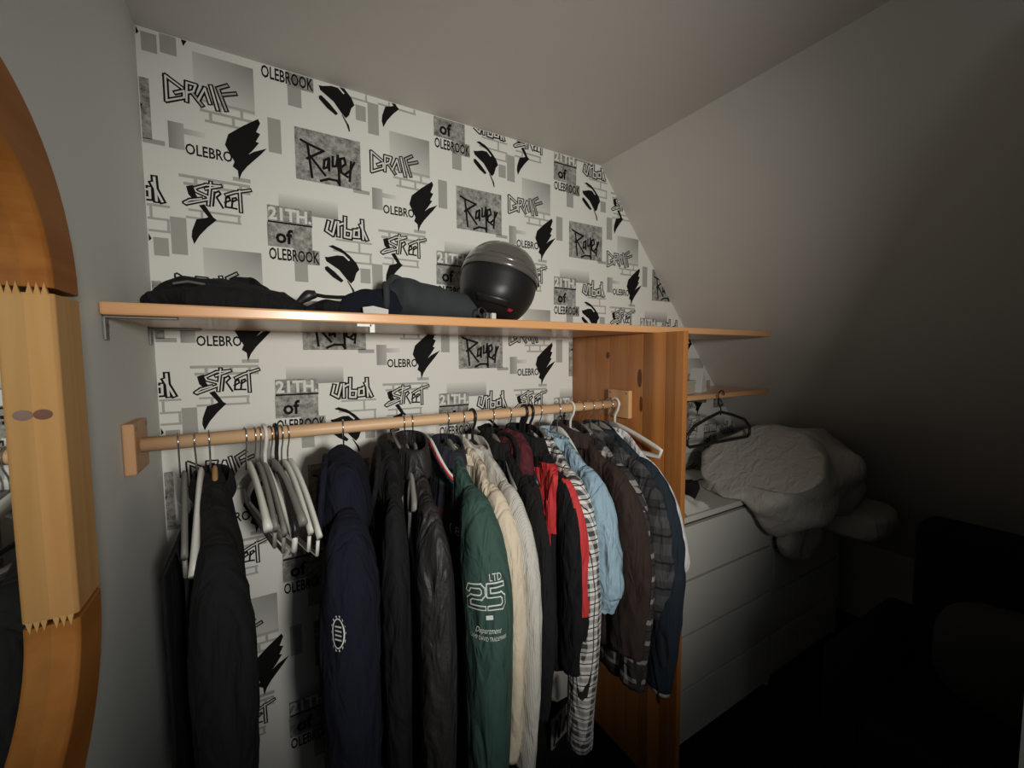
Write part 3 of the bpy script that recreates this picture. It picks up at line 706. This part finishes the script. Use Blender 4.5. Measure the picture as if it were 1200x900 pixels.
class Garment:
    def __init__(s, name, label, cat, X, yaw, mat, hw=.21, ht=.026, hem=-.75, send=-.74, rx=.034, ry=.058, out=.05, sx=0, amp=.22, fold=.010, seed=0, smat=None, zone=None, szone=None, back=True, sleeves=True, neck=-.085):
        s.e = empty(name, (X, RY, RZ), yw(X, yaw), label, cat)
        s.p = dict(hw=hw, ht=ht, hem=hem, neck=neck, fold=fold, seed=seed)
        mats = mat if isinstance(mat, list) else [mat]; s.mats = mats
        m, n = 44, 44; v = []; f = []; fm = []
        for sd in (-1, 1):
            for i in range(m+1):
                z = s.zrow(i/m)
                for j in range(n+1):
                    y = s.w(z)*(2*j/n-1); v.append((s.bx(y, z, sd), y, z))
        N1 = (m+1)*(n+1); I = lambda q, i, j: q*N1+i*(n+1)+j
        def put(q, cy, cz, sd):
            f.append(q); fm.append(zone(cy, cz, sd) if zone else 0)
        for q, sd in ((0, -1), (1, 1)):
            for i in range(m):
                for j in range(n):
                    a = v[I(q, i, j)]; c = v[I(q, i+1, j+1)]
                    put((I(q, i, j), I(q, i, j+1), I(q, i+1, j+1), I(q, i+1, j)), (a[1]+c[1])/2, (a[2]+c[2])/2, sd)
        for i in range(m):
            for j in (0, n): a = v[I(0, i, j)]; put((I(0, i, j), I(0, i+1, j), I(1, i+1, j), I(1, i, j)), a[1], a[2], -1)
        for j in range(n):
            for i in (0, m): a = v[I(0, i, j)]; put((I(0, i, j), I(0, i, j+1), I(1, i, j+1), I(1, i, j)), a[1], a[2], -1)
        s.body = mesh('body', v, f, mats, s.e, smooth=True, fm=fm)
        s.S = None
        if sleeves:
            for side in ((-1, 1) if back else (-1,)):
                S = sleeve_fn(hw, send, rx, ry, out if side < 0 else out*.6, sx if side < 0 else 0, seed+side, amp, side)
                if side < 0: s.S = S; s.rr = (rx, ry)
                v, f = tube_mesh(S); fm = None
                if szone:
                    fm = []
                    for q in f:
                        c = sum((v[k] for k in q), Vector())/len(q); fm.append(szone(c, side))
                sm = smat or mats
                mesh('sleeve', v, f, sm, s.e, smooth=True, fm=fm)
    def zrow(s, t): return s.p['neck']+(s.p['hem']-s.p['neck'])*(t**1.35)
    def w(s, z):
        d = s.p['neck']-z; hw = s.p['hw']
        if d < .10: u = d/.10; return .055+(hw*.94-.055)*(u**.75)
        return hw*.94+hw*.06*min(1, (d-.1)/.1)-.02*min(1, max(0, (d-.2)/.5))
    def bx(s, y, z, sd):
        d = s.p['neck']-z; w = max(.02, s.w(z)); t = min(1, abs(y)/w)
        k = s.p['ht']*(.55+.45*min(1, d/.18))
        if d < .05: k *= .75+.25*d/.05
        L_ = (s.p['neck']-s.p['hem']); g = min(1, d/L_)
        q = s.p['seed']*1.7
        fo = s.p['fold']*(.25+g)*(sin(31*y+q+2*noise.noise(Vector((y*6, z*3, q))))+.5*sin(57*y+2*q+z*3)+1.2*noise.noise(Vector((y*9, z*5, q+9)))+1.6*(.3-abs(noise.noise(Vector((y*8+z*5, z*6-y*3, q+3))))))
        return sd*k*math.sqrt(max(0, 1-t**4))+fo
    def flat(s, name, polys, mat, yy, zz, lift=.003, flip=1):
        """print on the body side that faces the camera (local -x); polys in metres, u to the camera side"""
        v = []; f = []
        for p in polys:
            b = len(v)
            for u, w in p: y = yy-u*flip; z = zz+w; v.append((s.bx(y, z, -1)-lift, y, z))
            f.append(list(range(b, b+len(p))))
        return mesh(name, v, f, mat, s.body)
    def on_sleeve(s, name, polys, mat, th0, zz, par=None, lift=1.03):
        v = []; f = []; r = (s.rr[0]+s.rr[1])/2
        for p in polys:
            b = len(v)
            for u, w in p:
                z = zz+w; lo, hi = 0.1, 1.0
                for _ in range(18):
                    md = (lo+hi)/2
                    if s.S(md, pi/2).z > z: lo = md
                    else: hi = md
                v.append(s.S(lo, th0-u/r, lift))
            f.append(list(range(b, b+len(p))))
        return mesh(name, v, f, mat, par or s.e)
    def collar(s, mat, h=.05, r=(.035, .07), z=None, name='collar', back=0):
        z = s.p['neck']-.022 if z is None else z
        v = []; n = 24; prof = [(1.18, -.02), (1.0, h*.5), (.92, h), (1.08, h*1.02), (1.25, h*.4), (1.42, -.012)]
        for j in range(n):
            a = 2*pi*j/n; dip = -.028*max(0, -sin(a))
            for k, dz in prof: v.append((r[0]*k*cos(a), r[1]*k*sin(a), z+dz+dip*(1 if dz > 0 else .4)))
        m = len(prof)
        f = [(j*m+i, j*m+(i+1) % m, ((j+1) % n)*m+(i+1) % m, ((j+1) % n)*m+i) for j in range(n) for i in range(m)]
        return mesh(name, v, f, mat, s.e, smooth=True, sub=1)
    def hood(s, mat, c=(0, .0, -.14), r=(.05, .105, .10), seed=3, opening=True, inner=None):
        n, m = 28, 18; v = []; f = []
        for i in range(m+1):
            ph = -pi/2+pi*i/m
            for j in range(n):
                th = 2*pi*j/n; d = Vector((cos(ph)*cos(th), cos(ph)*sin(th), sin(ph)))
                k = 1+.14*noise.noise(d*2.2+Vector((seed, 0, 0)))
                if d.z < 0: k *= 1-.10*d.z
                v.append((c[0]+d.x*r[0]*k, c[1]+d.y*r[1]*k, c[2]+d.z*r[2]*k))
        f = [(i*n+j, i*n+(j+1) % n, (i+1)*n+(j+1) % n, (i+1)*n+j) for i in range(m) for j in range(n)]
        h = mesh('hood', v, f, mat, s.e, smooth=True, sub=1)
        # hem band round the opening
        g = G().tube([(c[0]-r[0]*.75+.012*sin(a), c[1]-r[1]*.15+r[1]*.72*cos(a), c[2]+r[2]*.05+r[2]*.85*sin(a)) for a in [2*pi*k/24 for k in range(24)]], .007, 8, closed=True)
        g.build('hood_hem', inner or mat, h, smooth=True)
        return h
m_navyh = plain('navy_sweat', (.0085, .010, .020), .95, bump=.4, bscale=900, spec=.2, folds=.7)
m_char = plain('charcoal_leather', (.020, .0195, .0195), .55, bump=.5, bscale=140, spec=.4, folds=.95)
m_charl = plain('grey_piping', (.11, .11, .11), .6)
m_green = plain('bottle_green_fabric', (.028, .070, .060), .8, bump=.3, bscale=700, var=.12, vscale=8, folds=.7)
m_nav2 = plain('dark_navy_panel', (.010, .010, .020), .85, folds=.7)
m_mar = plain('maroon_fabric', (.075, .008, .014), .85, var=.2, vscale=12, folds=.7)
m_cream2 = plain('cream_knit', (.62, .54, .42), .95, bump=.7, bscale=350, folds=.7)
m_red = plain('bright_red_softshell', (.50, .030, .032), .75, var=.15, vscale=15, folds=.7)
m_lblue = plain('light_blue_chambray', (.27, .40, .50), .9, bump=.4, bscale=600, var=.2, vscale=18, stretch=(1, 1, .25), folds=.95)
m_brown = plain('dark_brown_twill', (.028, .0155, .013), .9, bump=.4, bscale=600, folds=.7)
m_denim = plain('dark_blue_denim', (.008, .017, .030), .85, bump=.5, bscale=700, var=.3, vscale=10, folds=.7)
m_wsh = plain('white_shirting', (.60, .60, .62), .85, folds=.7)
m_pl1 = plaid('black_white_check', (.66, .66, .64), (.05, .05, .055), (.008, .008, .009), .036, w=.40)
m_pl2 = plaid('charcoal_check', (.016, .016, .019), (.06, .06, .066), (.006, .006, .007), .085, w=.4)
m_pl3 = plaid('brown_white_check', (.03, .025, .028), (.42, .41, .40), (.01, .01, .01), .07, w=.22)
m_print = plain('white_print', (.62, .66, .63), .7)
# ribbed knit
m_rib, N, L, b = newmat('ribbed_light_knit')
b.inputs['Base Color'].default_value = (.50, .49, .455, 1); b.inputs['Roughness'].default_value = .95
tc = N.new('ShaderNodeTexCoord'); wv = N.new('ShaderNodeTexWave'); wv.bands_direction = 'Y'; wv.inputs['Scale'].default_value = 75
L.new(tc.outputs['Object'], wv.inputs[0]); bp = N.new('ShaderNodeBump'); bp.inputs['Strength'].default_value = .5; bp.inputs['Distance'].default_value = .0015
L.new(wv.outputs['Fac'], bp.inputs['Height']); L.new(bp.outputs[0], b.inputs['Normal']); fold_bump(N, L, tc, .5, bp.inputs['Normal'])

# --- empty hangers at the left
hanger(.112, .05, 'white bar hanger left of the black coat', 'wood', m_hwhite, hw=.2, drop=.15)
hanger(.082, .14, 'grey trouser hanger nearest the left wall, holding black trousers', 'trouser', m_hgrey, hw=.2, drop=.11)
tr = empty('folded_trousers', (.082, RY, RZ-.2), .02, 'black trousers folded over a hanger bar beside the left wall', 'trousers')
v = []; f = []; NR, NC = 40, 16
for i in range(NR+1):
    a = i/NR*2-1                      # over the bar and down both sides
    for j in range(NC+1):
        y = -.15+.30*j/NC; l = abs(a)*.80; k = min(1, l/.03)
        v.append((math.copysign(.006+.012*k, a)+.008*noise.noise(Vector((y*12, l*4, a)))*l*2, y*(1+.05*l), -(l*.98)+.012*(1-k)))
for i in range(NR):
    for j in range(NC): f.append((i*(NC+1)+j, i*(NC+1)+j+1, (i+1)*(NC+1)+j+1, (i+1)*(NC+1)+j))
mesh('trouser_legs', v, f, m_blk, tr, smooth=True, solid=.006)
G().tube([(-.019, -.15+.03*k, -.78) for k in range(11)], .006, 8).build('hem', m_blk, tr, smooth=True)
for X, yaw, kd, mt, hk, lb in (
    (.207, .20, 'wood', m_hwhite, None, 'white bar hanger first right of the black coat'),
    (.226, .17, 'trouser', m_hgrey, None, 'grey trouser hanger second right of the black coat'),
    (.236, .20, 'trouser', m_hgrey, None, 'grey trouser hanger third right of the black coat'),
    (.246, .24, 'plastic', m_hwhite, None, 'thick white plastic hanger in the empty group'),
    (.258, .27, 'wood', m_hgrey, None, 'grey bar hanger just left of the black plastic hanger'),
    (.270, .12, 'plastic', m_blackp, None, 'black plastic hanger with a thick hook in the empty group'),
    (.281, .22, 'trouser', m_hwhite, None, 'pale trouser hanger just right of the black plastic hanger'),
    (.294, .24, 'trouser', m_hwhite, None, 'pale trouser hanger last before the navy hoodie')):
    hanger(X, yaw, lb, kd, mt, hook=hk, hw=.2, drop=random.uniform(.085, .13))

# --- black coat on a wooden hanger
hanger(.138, .10, 'wooden hanger carrying the long black coat', 'wood', m_hwood)
c = Garment('long_coat', 'long black coat on a wooden hanger near the left wall', 'coat', .140, .10, m_blk, hw=.205, ht=.050, hem=-1.28, send=-.86, rx=.052, ry=.058, out=.04, seed=1, fold=.008, neck=-.086)
c.collar(m_blk, .035, (.034, .07))
# --- navy hoodie
hanger(.425, .10, 'chrome-hooked hanger inside the navy hoodie', 'wood', m_hgrey)
c = Garment('hoodie', 'navy hoodie with a small round white emblem on its sleeve', 'hoodie', .425, .10, m_navyh, hw=.205, ht=.050, hem=-.95, send=-.93, rx=.062, ry=.068, out=.045, seed=2, neck=-.10)
c.hood(m_navyh, (-.004, -.03, -.175), (.068, .135, .125), 2)
def emblem():
    P_ = []
    for k in range(14):
        a = 2*pi*k/14; P_.append([(.011*cos(a)+.0045*cos(a-.25), .028*sin(a)), (.016*cos(a-.1), .034*sin(a-.1)), (.016*cos(a+.1), .034*sin(a+.1))])
    P_ += ribbons([[(.013*cos(2*pi*k/20), .027*sin(2*pi*k/20)) for k in range(21)]], .0022)
    P_ += ribbons([[(-.006, y), (.007, y)] for y in (-.012, -.004, .004, .012)], .003)
    return P_
c.on_sleeve('emblem', emblem(), m_print, radians(112), -.365, lift=1.035)
# --- black hooded jacket
hanger(.586, .10, 'grey broad hanger in the open neck of the black hooded jacket', 'wood', m_hgrey)
c = Garment('hooded_jacket', 'black hooded jacket between the navy hoodie and the charcoal jacket', 'jacket', .540, .06, m_blk, hw=.175, ht=.030, hem=-.95, send=-.9, rx=.034, ry=.05, out=.0, seed=3)
c.hood(m_blk, (.0, .02, -.15), (.05, .12, .095), 6)
# --- charcoal jacket with stand collar
c = Garment('leather_jacket', 'charcoal jacket with grey piping and a tall stand collar', 'jacket', .606, .14, m_char, hw=.215, ht=.036, hem=-1.05, send=-1.02, rx=.042, ry=.062, out=.04, seed=4, fold=.012, neck=-.10)
c.collar(m_char, .085, (.04, .085), name='stand_collar')
g = G().tube([(-.046, -.085+.0, -.055), (-.052, -.03, -.035), (-.046, .04, -.03), (-.02, .085, -.035)], .004, 8); g.build('collar_piping', m_charl, c.e, smooth=True)
for y0, y1 in ((-.06, -.13), (-.105, -.19)):
    pts = [(c.bx(y0+(y1-y0)*t, -.14-.30*t, -1)-.009, y0+(y1-y0)*t, -.14-.30*t) for t in [k/14 for k in range(15)]]
    G().tube(pts, .0065, 8).build('piping', m_charl, c.e, smooth=True)
hanger(.610, .08, 'hanger inside the charcoal jacket with piping', 'wood', m_hgrey)
# --- green jacket
def gz(y, z, sd): return 0 if z > -.20 else (2 if (y > -.10 and -.33 < z < -.26) else 1)
c = Garment('college_jacket', 'green jacket with navy chest and big 25 print on its sleeve', 'jacket', .716, .21, [m_green, m_nav2, m_mar], hw=.215, ht=.034, hem=-1.0, send=-1.06, rx=.058, ry=.078, out=.055, seed=5, smat=m_green, zone=gz, amp=.10)
col = c.collar(m_nav2, .05, (.038, .075))
for k, mt in enumerate((m_print, m_red, m_nav2)):
    pts = [(-.042*1.08*cos(a)*(1+.04*k)-.006, -.10*sin(a)*(1+.06*k), -.058-.10*max(0, sin(a))**1.5-.008*k) for a in [radians(-40)+radians(130)*q/16 for q in range(17)]]
    G().tube(pts, .0042, 8).build('collar_stripe', mt, col, smooth=True)
TH0 = radians(120)
two = [(-.021, .014), (-.017, .022), (.012, .022), (.019, .016), (.019, .006), (.012, 0), (-.012, 0), (-.02, -.006), (-.021, -.022), (.019, -.022)]
five = [(.019, .022), (-.019, .022), (-.02, .004), (.012, .003), (.019, -.003), (.019, -.016), (.012, -.022), (-.02, -.022)]
off = lambda ln, dx, k=1.0: [(x*k+dx, y*k*1.12) for x, y in ln]
outl = ribbons([off(two, -.026), off(five, .026)], .0125, .004); inn = ribbons([off(two, -.026), off(five, .026)], .0065, .004)
c.on_sleeve('number_outline', outl, m_print, TH0, -.375, lift=1.03)
c.on_sleeve('number_fill', inn, m_green, TH0, -.375, lift=1.042)
c.on_sleeve('lettering', text_polys('LTD', .012, .045, .034, .050), m_print, TH0, -.375, lift=1.035)
c.on_sleeve('patch', rect(-.004, .014, -.052, -.042), m_print, TH0, -.375, lift=1.035)
c.on_sleeve('script', text_polys('Department', -.034, .030, -.088, -.070, .006), m_print, TH0, -.375, lift=1.035)
c.on_sleeve('lettering', text_polys('CAMP DAVID TRADEMARK', -.048, .05, -.101, -.091), m_print, TH0, -.375, lift=1.035)
c.flat('lettering', text_polys('( 83', -.04, .05, 0, .03), m_charl if 0 else m_print, -.15, -.30, .004)
c.flat('stripes', ribbons([[(x, 0), (x-.004, -.06)] for x in (-.02, -.008, .004)]+[[(-.02, .05), (.01, .045), (.018, .02), (.0, 0)]], .003), m_charl, -.16, -.37, .004)
hanger(.716, .21, 'slim hanger inside the green jacket with the 25 print', 'wood', m_hgrey)
# --- cream and light knit
c = Garment('sweater', 'cream sweater next to the green jacket', 'sweater', .765, .28, m_cream2, hw=.21, ht=.026, hem=-.72, send=-.87, rx=.036, ry=.062, out=.055, seed=6, amp=.15)
c.collar(m_cream2, .03, (.03, .07)); hanger(.765, .28, 'hanger inside the cream sweater', 'wood', m_hwhite)
c = Garment('sweater', 'light grey ribbed sweater behind the cream sweater', 'sweater', .806, .29, m_rib, hw=.215, ht=.024, hem=-.74, send=-.92, rx=.034, ry=.060, out=.058, seed=7, amp=.13)
c.collar(m_rib, .04, (.03, .07)); c.on_sleeve('knit_band', rect(-.06, .10, -.01, 0), m_rib, radians(120), -.40, lift=1.02)
hanger(.800, .30, 'black-hooked hanger inside the light grey ribbed sweater', 'plastic', m_blackp)
# --- black jackets
c = Garment('jacket', 'plain black jacket with a snap button beside the light grey sweater', 'jacket', .882, .19, m_blk, hw=.215, ht=.026, hem=-.80, send=-.80, rx=.030, ry=.062, out=.05, seed=8)
c.collar(m_blk, .055, (.036, .075)); c.flat('snap_button', [[(.006*cos(k*pi/5), .006*sin(k*pi/5)) for k in range(10)]], m_chrome, -.075, -.155, .004)
hanger(.868, .19, 'grey broad hanger inside the plain black jacket', 'wood', m_hgrey)
c = Garment('jacket', 'black jacket with a maroon lined hood', 'jacket', .922, .22, m_blk, hw=.165, ht=.026, hem=-.82, send=-.80, rx=.026, ry=.045, out=.0, seed=9)
h = c.hood(m_mar, (-.004, -.035, -.135), (.045, .115, .085), 9, inner=m_blk)
g = G().tube([(-.047, -.06, -.10), (-.05, -.075, -.15), (-.048, -.085, -.20)], .004, 8); g.build('zip_tape', m_red, h, smooth=True)
hanger(.930, .27, 'thin hanger inside the jacket with the maroon hood', 'wood', m_blackp)
# --- black and red softshell
def rz(y, z, sd):
    if -.40 < z < -.145 and -.205 < y < -.105+.12*(z+.145)*0 and y < -.105 + (-.145-z)*-.12: return 1 if z > -.145-.20 else 0
    return 0
c = Garment('softshell_jacket', 'black softshell jacket with bright red chest panel and red sleeve stripe', 'jacket', .990, .30, [m_blk, m_red], hw=.215, ht=.040, hem=-.78, send=-.74, rx=.034, ry=.054, out=.03, seed=10, zone=rz,
            szone=lambda p, sd: 1 if (sd < 0 and p.x > -.012 and -.56 < p.z < -.175) else 0)
c.collar(m_blk, .06, (.04, .085)); c.flat('chest_panel', [[(-.075, .0), (.035, .01), (.04, -.05), (.035, -.13), (-.02, -.135), (-.055, -.07)]], m_red, -.135, -.165, .006)
c.flat('zip_strip', ribbons([[(.0, 0), (.004, -.12), (.0, -.28)]], .016), m_red, -.175, -.25, .006)
hanger(.990, .24, 'black plastic hanger with a fat hook inside the red and black softshell', 'plastic', m_blackp)
hanger(1.012, .24, 'black plastic hanger right beside the softshell hanger', 'plastic', m_blackp)
# --- checked shirt, chambray shirt, brown shirt
c = Garment('checked_shirt', 'black and white checked shirt with a long hanging sleeve', 'shirt', 1.055, .12, m_pl1, hw=.205, ht=.024, hem=-.74, send=-1.00, rx=.048, ry=.052, out=.045, seed=11, amp=.12)
c.collar(m_pl1, .04, (.03, .065)); hanger(1.05, .12, 'grey hanger inside the black and white checked shirt', 'wood', m_hgrey)
c = Garment('denim_shirt', 'light blue chambray shirt with short turned-up sleeves', 'shirt', 1.112, .14, m_lblue, hw=.215, ht=.030, hem=-.86, send=-.555, rx=.044, ry=.066, out=.055, seed=12, amp=.28, fold=.013)
c.collar(m_lblue, .04, (.034, .07)); hanger(1.128, .14, 'white broad hanger showing in the neck of the light blue shirt', 'wood', m_hwhite)
c.flat('button', [[(.005*cos(k*pi/5), .005*sin(k*pi/5)) for k in range(10)]], m_wsh, -.16, -.40, .004)
c = Garment('overshirt', 'dark brown overshirt right of the light blue shirt', 'shirt', 1.185, .24, m_brown, hw=.22, ht=.030, hem=-.76, send=-.74, rx=.042, ry=.070, out=.06, seed=13)
c.collar(m_brown, .055, (.036, .08)); hanger(1.185, .24, 'white plastic hanger with a thick hook inside the brown overshirt', 'plastic', m_hwhite)
c = Garment('flannel_shirt', 'brown and white checked flannel shirt, tails below the brown overshirt', 'shirt', 1.232, .22, m_pl3, hw=.215, ht=.022, hem=-.90, send=-.88, rx=.034, ry=.058, out=.055, seed=14)
c.collar(m_pl3, .035, (.03, .065)); hanger(1.232, .22, 'thin hanger inside the brown and white flannel shirt', 'wood', m_hgrey)
c = Garment('flannel_shirt', 'charcoal checked flannel shirt beside the dark denim jacket', 'shirt', 1.278, .20, m_pl2, hw=.22, ht=.024, hem=-.80, send=-.66, rx=.030, ry=.062, out=.055, seed=15)
c.collar(m_pl2, .04, (.03, .065)); hanger(1.278, .20, 'thin hanger inside the charcoal checked shirt', 'wood', m_hgrey)
c = Garment('denim_jacket', 'dark blue denim jacket with pale cuff lining near the pine panel', 'jacket', 1.322, .16, m_denim, hw=.225, ht=.026, hem=-.72, send=-.92, rx=.038, ry=.062, out=.065, seed=16)
c.collar(m_denim, .045, (.03, .07)); hanger(1.322, .16, 'thin hanger inside the dark blue denim jacket', 'wood', m_hgrey)
S = c.S; n = 20
v = [S(1, 2*pi*j/n, .97)+Vector((0, 0, -.012)) for j in range(n)]+[S(.985, 2*pi*j/n, .84) for j in range(n)]
mesh('cuff_lining', v, [(j, (j+1) % n, n+(j+1) % n, n+j) for j in range(n)]+[list(range(n))], m_wsh, c.e, smooth=True)
c = Garment('dress_shirt', 'white shirt hanging last on the rail against the pine panel', 'shirt', 1.375, .06, m_wsh, hw=.215, ht=.016, hem=-.66, send=-.52, rx=.022, ry=.042, out=.10, seed=17)
c.collar(m_wsh, .035, (.022, .06)); hanger(1.372, .06, 'thin hanger inside the white shirt', 'wood', m_hgrey)
hanger(1.402, .02, 'empty white plastic hanger tilted against the pine panel', 'plastic', m_hwhite, hw=.225, drop=.06)
# --- shoe box and soft bag on the carpet under the clothes
sb = empty('shoe_bag', (1.11, -.22, .001), .3, 'black bag with a white printed panel and pink handle on the carpet under the clothes', 'bag')
blob_v = cloth_patch('bag_body', m_blk, (0, 0, 0), .16, .11, .30, None, None, 5.5, 4, sb)
G().box(-.09, .02, -.125, -.118, .225, .335).build('label_panel', m_cardg, sb, bevel=.002)
v = ribbons([[(-.08, .24), (-.065, .32), (-.05, .25), (-.04, .325)], [(-.03, .26), (-.005, .30), (.01, .245)], [(-.07, .235), (.005, .232)]], .009); mesh('scribble_print', [(x, -.1265, z) for p in v for x, z in p], [[4*k+q for q in range(4)] for k in range(len(v))], m_ink, sb)
G().tube([(.05, -.11, .22), (.07, -.125, .32), (.10, -.125, .33), (.12, -.11, .22)], .012, 8).build('handle', plain('pink_webbing', (.5, .12, .14), .8), sb, smooth=True)
